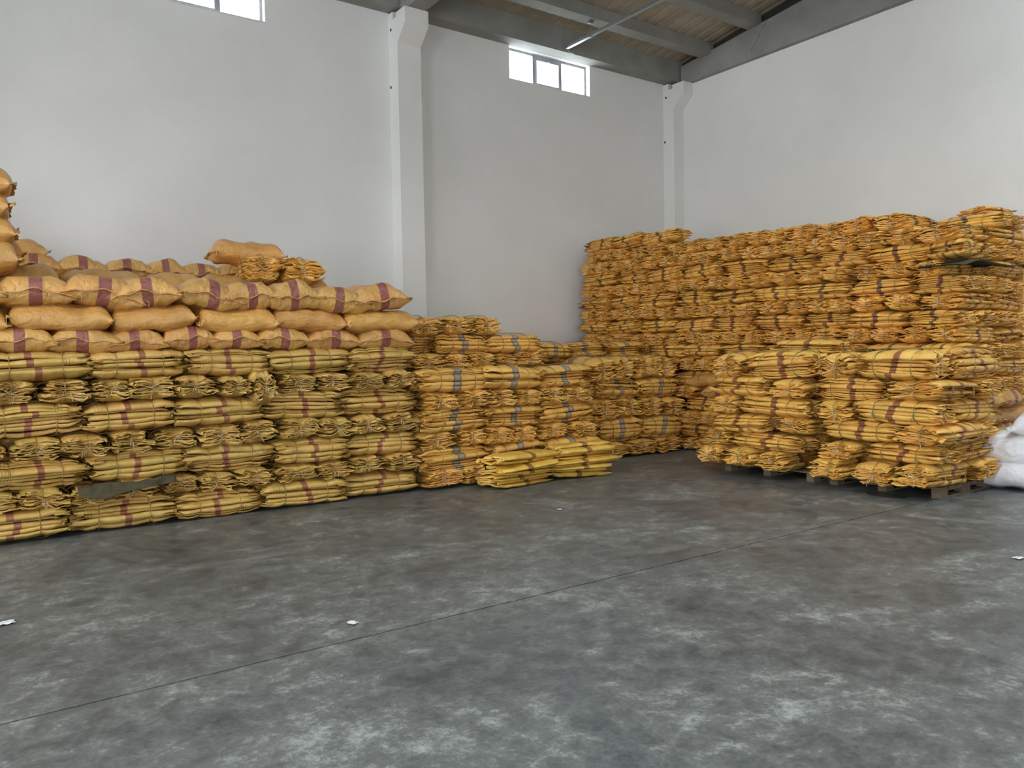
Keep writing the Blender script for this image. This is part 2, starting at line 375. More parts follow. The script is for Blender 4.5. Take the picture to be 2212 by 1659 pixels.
def packet_mesh(rng, name, z0, z1, passes, seed, pinch=0.4, crump=1.0):
    """one folded sack: a thick ribbon folded back on itself, ends crumpled"""
    p = (z1-z0)/passes; th = 0.455*p
    a = BW/2-0.022-rng.random()*0.022
    s = 1 if rng.random() < .5 else -1
    zc = BT/2
    path = []
    for j in range(passes):
        z = z0+p*(j+.5); sj = s if j % 2 == 0 else -s
        aa = a*(0.86+0.14*rng.random())*(1-0.10*((z-zc)/zc)**2)
        ya, yb = -sj*aa, sj*aa
        if j == 0: ya += sj*rng.uniform(.015, .06)
        if j == passes-1: yb -= sj*rng.uniform(.015, .06)
        for t_ in (0, .10, .28, .5, .72, .90, 1): path.append((ya+(yb-ya)*t_, z, j))
        if j < passes-1:
            path += [(sj*(aa+p*0.36), z+p*0.16, j+.2), (sj*(aa+p*0.52), z+p*0.5, j+.5), (sj*(aa+p*0.36), z+p*0.84, j+.8)]
    m = len(path)
    nrm = []
    for i in range(m):
        q0 = path[max(0, i-1)]; q1 = path[min(m-1, i+1)]
        dy, dz = q1[0]-q0[0], q1[1]-q0[1]; l = math.hypot(dy, dz) or 1
        nrm.append((-dz/l, dy/l))
    us = (-1, -.96, -.88, -.74, -.58, -.5, -.42, -.22, 0, .22, .42, .5, .58, .74, .88, .96, 1)
    b = MB(); ring = 2*m
    sl = (rng.random()-.5)*0.03; ln = rng.uniform(-.05, .015)
    for u in us:
        x = u*BL/2; hz, wy, e = bundle_profile(x)
        e2 = e*e; sg = 1 if u > 0 else -1
        loop = []
        for side in (1, -1):
            seq = range(m) if side == 1 else range(m-1, -1, -1)
            for i in seq:
                y, z, j = path[i]
                tip = 0.70 if (i == 0 or i == m-1) else 1.0
                tt = th*(1-0.35*e)*tip
                y += nrm[i][0]*tt*side; z += nrm[i][1]*tt*side
                lens = 1-0.44*(abs(y)/(BW/2))**2.2
                Y = y*wy; Z = zc+(z-zc)*hz*lens
                c = math.exp(-(y/0.065)**2)
                Z = zc+(Z-zc)*(1-pinch*e2*c)
                Z = zc+(Z-zc)*(1+0.16*e2*(1-c))
                ny = smooth_noise(y*15, j*2.7+seed, sg*3.1+z*10)
                nf = smooth_noise(y*34+seed, j*1.3, sg*1.7)
                nb = smooth_noise(x*4+seed, y*4, j*1.9)
                Z += crump*(0.022*e2*ny + 0.008*e2*nf) + 0.008*nb + sl*u*0.5
                Y += 0.016*e2*smooth_noise(j*3.3+seed, z*30, sg*2.0) + 0.010*smooth_noise(x*5, seed+j, 0.5)
                xe = 0.06*smooth_noise(y*8+sg*5, j*4.1+seed, 7.7)+0.03*smooth_noise(y*30, j*2.2+seed, sg)
                loop.append((x + sg*e2*(xe+ln-0.05*c), Y, Z))
        b.v += loop
    for k in range(len(us)-1):
        for i in range(ring):
            i2 = (i+1) % ring
            b.f.append((k*ring+i, k*ring+i2, (k+1)*ring+i2, (k+1)*ring+i))
    for k in (0, len(us)-1):
        for i in range(m-1):
            b.flat.add(len(b.f)); b.f.append((k*ring+i, k*ring+i+1, k*ring+ring-2-i, k*ring+ring-1-i))
    return b.mesh(name, True)

def ruffle_mesh(rng, seed, pinch):
    """the crumpled open edges of the sacks sticking out of both ends"""
    b = MB(); ny_, nx_ = 16, 3
    zc = BT/2
    for sg in (-1, 1):
        for i in range(9):
            z = BT*(0.10+0.80*(i+rng.uniform(-.3, .3))/8); w0 = BW/2*rng.uniform(.55, .93)*(1-0.12*((z-zc)/zc)**2); yo = rng.uniform(-.05, .05)
            out = rng.uniform(-.01, .028); ph = rng.uniform(0, 50); amp = rng.uniform(.008, .020)
            curl = rng.uniform(-.03, .03)
            k0 = len(b.v)
            for ix in range(nx_):
                for s_ in (0, 1):
                    for iy in range(ny_+1):
                        y = yo+w0*(2*iy/ny_-1); y = max(-BW/2*.93, min(BW/2*.93, y))
                        c = math.exp(-(y/0.06)**2); f = ix/(nx_-1)
                        lens = 1-0.44*(abs(y)/(BW/2))**2.2
                        Z = zc+(z-zc)*lens*0.92
                        Z = zc+(Z-zc)*(1-pinch*c*(.5+.5*f))+amp*(.4+.6*f)*(smooth_noise(y*26+ph, f*1.5, ph)+.7*math.sin(y*55+ph)*smooth_noise(y*7, ph, 3))
                        Z += curl*f*f*(abs(y)/(BW/2))
                        x = sg*(BL/2-0.10+f*(0.10+out+0.035*smooth_noise(y*14+ph, ph, 2)-0.045*c))
                        b.v.append((x, y, Z+(s_-.5)*0.0035))
            n1 = ny_+1
            for ix in range(nx_-1):
                for iy in range(ny_):
                    for s_ in (0, 1):
                        q = k0+(ix*2+s_)*n1+iy; b.f.append((q, q+1, q+1+2*n1, q+2*n1))
            for iy in range(ny_):
                q = k0+(nx_-1)*2*n1+iy; b.f.append((q, q+1, q+1+n1, q+n1))
    return b.mesh('crumpled_end', True)

def ring_mesh(x0, name, rng):
    hz, wy, _ = bundle_profile(x0); pts = []
    for k in range(16):
        an = 2*PI*k/16; cy, cz = math.cos(an), math.sin(an)
        y = (BW/2+.007)*wy*math.copysign(abs(cy)**0.55, cy)
        lens = 1-0.44*min(1, abs(y)/(BW/2))**2.2
        z = BT/2+(BT/2+.006)*hz*lens*math.copysign(abs(cz)**0.55, cz)
        pts.append((x0+rng.uniform(-.006, .006), y, z))
    return MB().tube(pts, .0042, 4, True).mesh(name)
def knot_mesh(x0, rng):
    _, wy, _ = bundle_profile(x0); b = MB(); sg = rng.choice((-1, 1))
    y = sg*((BW/2)*wy+.004); z = BT*rng.uniform(.35, .6)
    b.tube([(x0, y, z+.012), (x0+.004, y+sg*.008, z), (x0-.003, y, z-.012), (x0+rng.uniform(-.02, .02), y+sg*.01, z-.03), (x0+rng.uniform(-.035, .035), y+sg*.004, z-rng.uniform(.04, .07))], .0036, 4)
    return b.mesh('knot')
def long_twine_mesh(rng):
    pts = []
    yo = rng.uniform(-.02, .02)
    for u in (-.9, -.6, -.3, 0, .3, .6, .9):
        hz, _, e = bundle_profile(u*BL/2); pts.append((u*BL/2, yo, BT/2+BT/2*hz*(1-.40*e*e)+.004))
    pts += [(BL/2*.95, yo, BT*.72), (BL/2*.93, yo, BT*.5), (BL/2*.95, yo, BT*.28)]
    for u in (.9, .6, .3, 0, -.3, -.6, -.9):
        hz, _, e = bundle_profile(u*BL/2); pts.append((u*BL/2, yo, BT/2-BT/2*hz*(1-.40*e*e)-.002))
    pts += [(-BL/2*.95, yo, BT*.28), (-BL/2*.93, yo, BT*.5), (-BL/2*.95, yo, BT*.72)]
    return MB().tube(pts, .0032, 4, True).mesh('lengthwise_twine')
def fray_mesh(rng):
    b = MB()
    for sg in (-1, 1):
        for k in range(7):
            x = sg*BL/2*.95; y = rng.uniform(-.03, .03); z = BT*rng.uniform(.35, .65)
            dy, dz = rng.uniform(-.06, .06), rng.uniform(-.07, .05)
            b.tube([(x, y, z), (x+sg*.02, y+dy*.5, z+dz*.3), (x+sg*rng.uniform(.01, .035), y+dy, z+dz)], .0017, 3)
    return b.mesh('frayed_thread')

class Variant: pass
rng = random.Random(7)
VARIANTS = []
for vi in range(12):
    v = Variant(); v.packets = []
    pinch = (0.10, 0.30, 0.45, 0.55)[vi % 4]
    n = rng.choice((3, 4, 4)); hs = [rng.uniform(.55, 1.5) for _ in range(n)]; tot = sum(hs); z = 0.004
    for i, h in enumerate(hs):
        dz = h/tot*(BT-0.008)
        v.packets.append(packet_mesh(rng, 'folded_sack', z, z+dz, 2 if dz < 0.07 else 3, vi*11.3+i*3.7, pinch, rng.uniform(.8, 1.4))); z += dz
    v.rings = [ring_mesh(-0.2, 'twine', rng), ring_mesh(0.2, 'twine', rng)]
    v.knots = [knot_mesh(-0.2, rng), knot_mesh(0.2, rng)]
    v.long = long_twine_mesh(rng); v.fray = fray_mesh(rng); v.ruffle = ruffle_mesh(rng, vi, pinch)
    VARIANTS.append(v)
for v in VARIANTS:
    for me in v.packets+[v.ruffle]: me.materials.append(MAT['left'])
    for me in v.rings+v.knots+[v.long]: me.materials.append(MAT['twine'])
    v.fray.materials.append(MAT['thread'])

def set_mat(o, m):
    o.material_slots[0].link = 'OBJECT'; o.material_slots[0].material = m

R = random.Random(21)
def bundle(x0, x1, y0, y1, z0, z1, axis, mat, label, group, jit=1.0, tilt=0.0, twine=None):
    """tied bundle filling the given box; axis = direction of its length"""
    v = R.choice(VARIANTS)
    lx, ly = x1-x0, y1-y0
    if axis == 'x': sx, sy, rz = lx/BL, ly/BW, 0
    else: sx, sy, rz = ly/BL, lx/BW, PI/2
    if R.random() < .5: rz += PI
    rz += math.radians(R.uniform(-4.0, 4.0))*jit
    root = empty('sack_bundle', ((x0+x1)/2, (y0+y1)/2, z0), rz)
    root.rotation_euler[1] = math.radians(R.uniform(-2.2, 2.2))*jit + tilt*(1 if math.cos(rz)+math.sin(rz) > 0 else -1)
    root.rotation_euler[0] = math.radians(R.uniform(-4, 4))*jit
    root.scale = (sx*R.uniform(.98, 1.03), sy*R.uniform(1.07, 1.16), (z1-z0)/BT*R.uniform(1.06, 1.16))
    tag(root, label, 'sack bundle', group)
    for me in v.packets:
        o = link_obj('folded_sack', me, None, root); set_mat(o, mat)
    tw = twine or MAT['twine']
    o = link_obj('crumpled_end', v.ruffle, None, root); set_mat(o, mat); o['kind'] = 'stuff'
    for me, kn in zip(v.rings, v.knots):
        o = link_obj('twine', me, None, root); set_mat(o, tw)
        if R.random() < .6: set_mat(link_obj('knot', kn, None, o), tw)
    o = link_obj('lengthwise_twine', v.long, None, root); set_mat(o, tw)
    link_obj('frayed_thread', v.fray, None, root)['kind'] = 'stuff'
    return root

# ------------------------------------------------------------------ a filled, sewn sack
SL_, SW, ST = 0.86, 0.56, 0.25
def sack_meshes(rng, seed):
    b = MB(); nu, nv = 25, 26
    rows = []
    def pt(u, k, grow=0.0):
        """u in -1..1 along the length, k around"""
        an = 2*PI*k/nv
        e = abs(u)
        hgt = ST/2*max(0.0, 1-e**7)**0.5 + 0.004
        flat = e**11
        wid = SW/2*(0.95-0.02*(1-e**2)+0.10*flat)
        cy, cz = math.cos(an), math.sin(an)
        ex = 0.80+0.20*flat
        y = wid*math.copysign(abs(cy)**ex, cy)
        z = hgt*math.copysign(abs(cz)**0.88, cz)
        if z < 0: z *= 0.86
        # pleats running in from the sewn ends, dents over the belly
        pl = max(0.0, (e-0.45)/0.55)
        z += (0.013*pl+0.003)*(1-flat)*math.sin(y*62+seed*3+u*4+3*smooth_noise(u*3, y*4, seed))*math.copysign(1, cz)*abs(cz)
        z += 0.034*smooth_noise(u*1.9+seed, y*5, math.copysign(1.3, u))*(1-flat)
        z -= 0.055*(abs(y)/(SW/2))**2.2*0.6
        z += 0.014*flat*math.sin(y*13+seed)
        x = u*SL_/2*(1-0.05*(1-abs(y)/(SW/2))*flat*0 ) + 0.012*flat*math.sin(y*9+seed*2)
        x -= math.copysign(1, u)*0.05*flat*(1-(abs(y)/(SW/2))**2)*0 
        return (x, y, z+ST*0.47)
    us = [math.sin(PI/2*(2*i/(nu-1)-1)) for i in range(nu)]
    for u in us:
        for k in range(nv): b.v.append(pt(u, k))
    for i in range(nu-1):
        for k in range(nv):
            k2 = (k+1) % nv; b.f.append((i*nv+k, i*nv+k2, (i+1)*nv+k2, (i+1)*nv+k))
    b.f.append(tuple(range(nv))); b.f.append(tuple((nu-1)*nv+k for k in range(nv)))
    body = b.mesh('sack_body', True)
    hems = []
    for sg in (-1, 1):
        h = MB(); n = 18
        for i in range(n+1):
            y = (2*i/n-1)*SW/2*1.06
            base = -0.055*min(1.2, abs(y)/(SW/2))**2.2*0.6+0.014*math.sin(y*13+seed)+ST*0.47
            x = sg*(SL_/2+0.012*math.sin(y*9+seed*2))
            dz = 0.012*math.sin(y*31+seed)+0.012*(abs(y)/(SW/2))**6
            for (dx, z_) in ((-0.012, 0.0035), (0.034+0.006*math.sin(y*50+seed), 0.003+dz)):
                h.v.append((x+sg*dx, y, base+z_)); h.v.append((x+sg*dx, y, base-z_ if dx < 0 else base+z_-0.006))
        for i in range(n):
            k = 4*i
            for q in ((0, 2), (2, 3), (3, 1), (1, 0)): h.f.append((k+q[0], k+q[1], k+4+q[1], k+4+q[0]))
        h.f.append((0, 1, 3, 2)); h.f.append((4*n, 4*n+2, 4*n+3, 4*n+1))
        hems.append(h.mesh('hem', True))
    ths = []
    for sg in (-1, 1):
        th = MB(); y = sg*SW/2*1.05; x = sg*SL_/2
        th.tube([(x, y, ST*.44), (x+sg*.02, y+sg*.015, ST*.40), (x+sg*.015, y+sg*.02, ST*.26)], .002, 3)
        ths.append(th.mesh('sewing_thread'))
    return body, hems, ths
SACKS = []
for k in range(6):
    bd, hm, th = sack_meshes(rng, k*5.31+1.7)
    bd.materials.append(MAT['sack']); [h.materials.append(MAT['sackplain']) for h in hm]; [x_.materials.append(MAT['thread']) for x_ in th]
    SACKS.append((bd, hm, th))
def sack(x0, x1, y0, y1, z0, z1, axis, label, group, mat=None, hem=None, jit=1.0, ry=0.0, rx=0.0, yawd=0.0, cat='sack', name='filled_sack'):
    bd, hm, th = R.choice(SACKS)
    lx, ly = x1-x0, y1-y0
    if axis == 'x': sx, sy, rz = lx/SL_, ly/SW, 0
    else: sx, sy, rz = ly/SL_, lx/SW, PI/2
    flip = R.random() < .5
    if flip: rz += PI
    root = empty(name, ((x0+x1)/2, (y0+y1)/2, z0), rz+math.radians(R.uniform(-4, 4)*jit+yawd))
    root.rotation_euler[1] = (math.radians(R.uniform(-2.5, 2.5))*jit+math.radians(ry))*(-1 if flip else 1)
    root.rotation_euler[0] = (math.radians(R.uniform(-2.5, 2.5))*jit+math.radians(rx))*(-1 if flip else 1)
    root.scale = (sx*0.96, sy*R.uniform(1.0, 1.06), (z1-z0)/ST*R.uniform(1.12, 1.30))
    tag(root, label, cat, group)
    o = link_obj('sack_body', bd, None, root); set_mat(o, mat or MAT['sack'])
    for h, t_ in zip(hm, th):
        o = link_obj('hem', h, None, root); set_mat(o, hem or MAT['sackplain'])
        link_obj('sewing_thread', t_, None, o)
    return root

ORD = ['first', 'second', 'third', 'fourth', 'fifth', 'sixth', 'seventh', 'eighth', 'ninth', 'tenth', 'eleventh', 'twelfth', 'thirteenth',
       'fourteenth', 'fifteenth', 'sixteenth', 'seventeenth', 'eighteenth', 'nineteenth', 'twentieth', 'twenty-first', 'twenty-second']
def nth(i, n):
    return 'leftmost' if i == 0 else 'rightmost' if i == n-1 else ORD[i]+' from left'

def filler(name, boxes, mat, label, axis='x'):
    """the packed bundles deep inside a stack, which only show through the gaps"""
    rr = random.Random(3)
    for n_, (x0, x1, y0, y1, z0, z1) in enumerate(boxes):
        b = MB()
        nx = max(1, round((x1-x0)/.82)); ny = max(1, round((y1-y0)/.42)); nz = max(1, round((z1-z0)/.23))
        dx, dy, dz = (x1-x0)/nx, (y1-y0)/ny, (z1-z0)/nz
        for i in range(nx):
            for j in range(ny):
                for k in range(nz):
                    if 0 < k < nz-1 and 0 < i < nx-1 and 0 < j < ny-1: continue
                    ax, ay, az = x0+i*dx, y0+j*dy, z0+k*dz; g = rr.uniform(.008, .02); c = .05
                    out = [(ay+g, az+c), (ay+c, az+.004), (ay+dy-c, az+.004), (ay+dy-g, az+c), (ay+dy-g, az+dz-c), (ay+dy-c, az+dz-.004), (ay+c, az+dz-.004), (ay+g, az+dz-c)]
                    b.prism(out, 'x', ax+g, ax+dx-g)
        tag(b.build(name, mat), label+', %s block' % ORD[n_], 'sack bundles', kind='stuff')

# ------------------------------------------------------------------ left stack: tied bundles below, filled sacks above
FY = 8.0
LEFT = [('s', 0, .25, [(.02, .86), (.89, 1.75), (1.75, 2.56), (2.58, 3.49), (3.50, 4.37)]),
        ('e', .25, .44, [(.05, .46), (.47, .86), (.87, 1.20), (1.20, 1.61), (1.61, 1.98), (1.98, 2.34), (2.34, 2.73), (2.72, 3.22), (3.21, 3.60), (3.60, 3.98), (3.98, 4.38)]),
        ('s', .44, .69, [(.20, 1.01), (1.04, 1.87), (1.86, 2.71), (2.75, 3.54), (3.56, 4.37)]),
        ('e', .69, .905, [(.0, .40), (.41, .81), (.81, 1.21), (1.22, 1.60), (1.60, 1.98), (1.99, 2.42), (2.40, 2.79), (2.80, 3.22), (3.21, 3.61), (3.61, 3.99), (3.99, 4.41)]),
        ('s', .905, 1.175, [(.20, 1.0), (.99, 1.80), (1.80, 2.59), (2.64, 3.50), (3.50, 4.36)]),
        ('e', 1.175, 1.385, [(.25, .65), (.65, 1.07), (1.06, 1.41), (1.41, 1.82), (1.79, 2.17), (2.17, 2.50), (2.80, 3.21), (3.21, 3.61), (3.58, 4.00), (4.01, 4.41)]),
        ('s', 1.385, 1.64, [(.25, 1.08), (1.07, 1.89), (1.91, 2.72), (2.73, 3.58), (3.59, 4.40)])]
for k, (kind, z0, z1, cols) in enumerate(LEFT):
    for i, (a, b_) in enumerate(cols):
        d = R.uniform(-.03, .03)
        if kind == 's':
            bundle(a, b_, FY+d, FY+d+.42, z0, z1, 'x', MAT['left'], 'straw-yellow sack bundle lying lengthwise, %s, layer %s of left stack' % (nth(i, len(cols)), ORD[k]), 'bundles of the left stack')
        else:
            bundle(a, b_, FY+d, FY+d+.84, z0, z1, 'y', MAT['left'], 'straw-yellow sack bundle end-on, %s, layer %s of left stack' % (nth(i, len(cols)), ORD[k]), 'bundles of the left stack')
# one bundle stood on edge in the sixth layer
vb = bundle(2.52, 2.79, FY-.06, FY+.78, 1.06, 1.41, 'y', MAT['left'], 'crumpled sack bundle stood on edge in the sixth layer of left stack', 'bundles of the left stack')
filler('packed_bundles', [(.1, 4.3, FY+.50, FY+.80, .02, .24), (.1, 4.3, FY+.5, FY+.8, .46, .67), (.1, 4.3, FY+.5, FY+.8, .93, 1.15), (.1, 4.3, FY+.5, FY+.8, 1.41, 1.62), (.2, 4.2, FY+.95, 11.0, .02, 2.15), (.2, 3.6, 10.35, 11.0, 2.17, 2.44)], MAT['left'], 'packed bundles deep inside the left stack')

SG = 'filled sacks on the left stack'
S8 = [(-.15, .33), (.33, .80), (.78, 1.34), (1.25, 1.73), (1.72, 2.16), (2.15, 2.63), (2.62, 3.11), (3.16, 3.70), (3.73, 4.37)]
for i, (a, b_) in enumerate(S8):
    sack(a-.02, b_+.02, FY+.02, FY+.88, 1.625, 1.84, 'y', 'tan filled sack, pink stripe, %s of lowest sack row on left stack' % nth(i, len(S8)), SG)
S9 = [(-.40, .45), (.46, 1.29), (1.28, 2.03), (2.03, 2.83), (2.78, 3.58), (3.55, 4.47)]
for i, (a, b_) in enumerate(S9):
    sack(a, b_, FY+.02, FY+.60, 1.815, 2.04, 'x', 'tan filled sack laid lengthwise without stripe, %s of middle sack row' % nth(i, len(S9)), SG, MAT['sackplain'], ry=(-5 if i == 5 else 0))
S10 = [(-.12, .42), (.40, .97), (.90, 1.48), (1.33, 1.86), (1.85, 2.40), (2.32, 2.79), (2.77, 3.26), (3.24, 3.80), (3.72, 4.29)]
for i, (a, b_) in enumerate(S10):
    rx = {2: 7, 3: -6, 4: 7, 7: 5, 8: -7}.get(i, 0)
    sack(a-.03, b_+.03, FY+.0, FY+.86, 2.03+(.03 if i in (3, 8) else 0), 2.29+(.03 if i in (3, 8) else 0), 'y', 'tan filled sack, pink stripe, %s of topmost front row on left stack' % nth(i, len(S10)), SG, rx=rx, ry=0)
S11 = [(.20, 1.0), (1.0, 1.75), (1.76, 2.33), (2.31, 3.05), (3.05, 3.8)]
for i, (a, b_) in enumerate(S11):
    sack(a, b_, 8.95, 9.5, 2.21, 2.46, 'x', 'orange plain filled sack, %s of row just behind top front row' % nth(i, len(S11)), SG, MAT['sackplain'])
S12 = [(.62, 1.12), (1.08, 1.60), (1.58, 2.07), (2.05, 2.47), (2.44, 2.87), (2.86, 3.32)]
for i, (a, b_) in enumerate(S12):
    sack(a-.02, b_+.02, 10.25, 11.12, 2.48, 2.74, 'y', 'tan striped filled sack, %s of hindmost row against back wall' % nth(i, len(S12)), SG)
sack(.15, 1.0, 10.35, 10.9, 2.70, 2.93, 'x', 'plain tan sack on the hindmost row beside the tall sack tower', SG, MAT['sackplain'])
TW = [(2.30, 2.58, .60), (2.56, 2.80, .58), (2.78, 3.02, .545), (3.00, 3.24, .57)]
for i, (z0, z1, xe) in enumerate(TW):
    sack(xe-.86, xe, 8.12, 8.70, z0, z1, 'x', 'tan filled sack, %s up in the tower at left picture edge' % ORD[i], 'sacks of the left tower', MAT['sackplain'], ry=-2)
for i, (z0, z1, xe) in enumerate([(2.47, 2.71, .66), (2.70, 2.92, .60)]):
    sack(xe-.86, xe, 8.78, 9.3, z0, z1, 'x', 'orange sack behind the left tower, %s one up, its hem jutting out' % ORD[i], 'sacks of the left tower', MAT['sackplain'])
bundle(2.74, 3.18, 8.80, 9.62, 2.39, 2.68, 'y', MAT['right'], 'crumpled end-on sack bundle on top of left stack, left of two', 'bundles topping the left stack')
bundle(3.14, 3.66, 8.84, 9.66, 2.39, 2.69, 'y', MAT['right'], 'crumpled end-on sack bundle on top of left stack, right of two', 'bundles topping the left stack')
sack(2.56, 3.36, 9.25, 9.80, 2.66, 2.88, 'x', 'lone orange filled sack lying highest on the left stack', SG, MAT['sackplain'])

# ------------------------------------------------------------------ middle stack (grey stripe)
MY = 7.9
MID = [('e', 0, .21, MY, [(4.42, 4.97), (4.94, 5.34)]),
       ('s', .20, .46, MY, [(4.42, 5.36), (5.32, 6.17), (6.17, 7.08)]),
       ('e', .45, .66, MY, [(4.42, 4.87), (4.86, 5.27), (5.25, 5.66), (5.66, 6.06), (6.06, 6.55), (6.55, 7.03)]),
       ('s', .65, .91, MY, [(4.42, 5.30), (5.29, 6.15), (6.12, 7.01)]),
       ('e', .90, 1.12, MY, [(4.42, 4.92), (4.92, 5.34), (5.34, 5.74), (5.72, 6.11), (6.10, 6.52), (6.52, 6.96)]),
       ('s', 1.11, 1.39, MY, [(4.42, 5.36), (5.30, 6.11), (6.10, 6.98)]),
       ('e', 1.37, 1.57, 8.3, [(4.50, 4.98), (4.99, 5.33), (5.30, 5.74), (5.74, 6.08), (6.07, 6.50)]),
       ('s', 1.56, 1.80, 8.3, [(4.30, 4.92), (4.88, 5.62), (5.62, 6.41)]),
       ('e', 1.79, 2.02, 8.32, [(4.50, 4.95), (5.0, 5.43), (5.41, 5.80)])]
for k, (kind, z0, z1, y, cols) in enumerate(MID):
    for i, (a, b_) in enumerate(cols):
        d = R.uniform(-.03, .03)
        yy = 8.46 if (k == 7 and i == 0) else y+d
        if kind == 's': bundle(a, b_, yy, yy+.42, z0, z1, 'x', MAT['grey'], 'sack bundle with grey stripe lengthwise, %s, layer %s of middle stack' % (nth(i, len(cols)), ORD[k]), 'bundles of the middle stack')
        else: bundle(a, b_, yy, yy+.82, z0, z1, 'y', MAT['grey'], 'yellow sack bundle end-on, %s, layer %s of grey-striped middle stack' % (nth(i, len(cols)), ORD[k]), 'bundles of the middle stack')
for k, (z0, z1) in enumerate([(.0, .22), (.22, .46), (.46, .68), (.68, .92), (.92, 1.14)]):
    bundle(6.98, 7.44, 8.36, 9.15, z0, z1, 'y' if k % 2 else 'y', MAT['grey'], 'sack bundle, %s up, in column behind right end of middle stack' % ORD[k], 'bundles of the middle stack')
filler('packed_bundles', [(5.4, 7.0, 8.0, 8.42, .0, .2), (4.45, 6.9, 8.42, 8.75, .24, .44), (4.45, 6.9, 8.42, 8.75, .68, .9), (4.45, 6.9, 8.75, 10.2, 0, 1.36), (4.5, 6.4, 9.15, 10.2, 1.38, 1.75)], MAT['grey'], 'packed bundles deep inside the middle stack')

# loose folded sacks piled in front of the middle stack
rl = random.Random(5)
FOLD = []
for k in range(5):
    me = packet_mesh(rl, 'folded_sack', 0.03, 0.19, 3 if k % 2 else 2, 200+k*7.7, 0.05, 2.2); me.materials.append(MAT['loose']); FOLD.append(me)
def fold_pile(cx_, cy_, lens_, width, hs, yawd, where, label_group):
    z = 0.0
    for i, h in enumerate(hs):
        o = link_obj('loose_folded_sack', FOLD[rl.randrange(5)], None)
        s = h/0.16
        o.location = (cx_+rl.uniform(-.03, .03), cy_+rl.uniform(-.02, .03), z-0.03*s); o.scale = (lens_/BL*rl.uniform(.92, 1.05), width/BW*rl.uniform(.92, 1.05), s*1.35)
        o.rotation_euler = (math.radians(rl.uniform(-3, 3)), math.radians(rl.uniform(-2.5, 2.5)), math.radians(yawd+rl.uniform(-7, 7)))
        tag(o, 'loose folded yellow sack, %s from floor, %s' % (ORD[i], where), 'folded sack', label_group)
        z += h
fold_pile(5.52, 7.58, .96, .46, [.075, .06, .065, .065, .10], 8, 'untied pile beside end-on bundles', 'loose sacks left pile')
fold_pile(6.46, 7.62, .94, .46, [.10, .06, .065, .065, .10], -8, 'untied pile at middle stack corner', 'loose sacks right pile')

# ------------------------------------------------------------------ third stack in the recess
TY = 8.5
THIRD = [('e', 0, .23, TY, [(7.62, 8.18), (8.18, 8.78), (8.78, 9.36)]),
         ('s', .22, .57, TY, [(7.66, 8.52), (8.52, 9.38)]),
         ('e', .56, .86, TY, [(7.46, 8.02), (8.02, 8.5), (8.5, 8.95), (8.95, 9.38)]),
         ('s', .85, 1.15, TY, [(7.62, 8.43), (8.43, 9.30)]),
         ('e', 1.13, 1.46, TY, [(7.46, 7.95), (7.93, 8.36), (8.34, 8.78), (8.76, 9.22)]),
         ('s', 1.43, 1.70, 9.0, [(6.93, 7.55), (7.55, 8.31), (8.31, 9.07)])]
for k, (kind, z0, z1, y, cols) in enumerate(THIRD):
    for i, (a, b_) in enumerate(cols):
        d = R.uniform(-.03, .03)
        if kind == 's': bundle(a, b_, y+d, y+d+.5, z0, z1, 'x', MAT['grey'], 'thick sack bundle lengthwise, %s, layer %s of recessed third stack' % (nth(i, len(cols)), ORD[k]), 'bundles of the third stack')
        else: bundle(a, b_, y+d, y+d+.9, z0, z1, 'y', MAT['grey'], 'thick sack bundle end-on, %s, layer %s of recessed third stack' % (nth(i, len(cols)), ORD[k]), 'bundles of the third stack')
filler('packed_bundles', [(7.5, 9.3, 9.05, 9.4, .24, .55), (7.5, 9.3, 9.05, 9.4, .87, 1.12), (7.0, 9.3, 9.45, 11.1, 0, 1.68), (7.0, 7.45, 9.2, 9.42, 0, 1.4)], MAT['grey'], 'packed bundles deep inside the third stack')

# ------------------------------------------------------------------ tall right stack
RX, RY0, RY1 = 9.4, 4.35, 11.02
P = 0.1967
def zf(y): return 1+0.07*(y-RY0)/6.65
rr = random.Random(11)
for k in range(17):
    kind = 'e' if k % 2 == 0 or k == 15 else 's'
    if k == 16: kind = 's'
    y = RY1-(rr.uniform(0, .2) if kind == 's' else rr.uniform(0, .1)); items = []
    ymin = RY0
    while y > ymin+.25:
        wd = rr.uniform(.70, .80) if kind == 's' else rr.uniform(.34, .43)
        if y-wd < ymin+.15: wd = y-ymin
        items.append((y-wd, y)); y -= wd
    vis = []
    for (a, b_) in items:
        ym = (a+b_)/2; zt = P*(k+1)*zf(ym)
        if k == 15 and ym < 5.25: continue
        if k == 16 and ym < 8.9: continue
        if zt < 1.28 and 4.75 < ym < 7.6: continue
        if zt < 1.36 and 8.85 < ym: continue
        if zt < 1.6 and 8.9 < ym: continue
        if k in (4, 5) and 7.6 < ym < 8.15: continue
        if k < 5 and ym < 4.9: continue
        vis.append((a, b_))
    for i, (a, b_) in enumerate(vis):
        ym = (a+b_)/2; z0, z1 = P*k*zf(ym), P*(k+1)*zf(ym)
        d = R.uniform(-.05, .04)+(0.10 if k >= 15 else 0)
        m = MAT['rightdark'] if R.random() < (.75 if ym > 9.2 else .15) else MAT['right']
        tw = MAT['twine_green'] if R.random() < .35 else None
        tl = 0.0
        if k == 13 and ym < 4.9: tl = math.radians(0)
        if kind == 's': bundle(RX+d, RX+d+.42, a, b_, z0, z1, 'y', m, 'amber sack bundle lengthwise, %s, layer %s of tall right stack' % (nth(i, len(vis)), ORD[k]), 'bundles of the tall right stack', 1.3, twine=tw)
        else: bundle(RX+d, RX+d+.82, a, b_, z0, z1, 'x', m, 'amber sack bundle end-on, %s, layer %s of tall right stack' % (nth(i, len(vis)), ORD[k]), 'bundles of the tall right stack', 1.3, twine=tw)
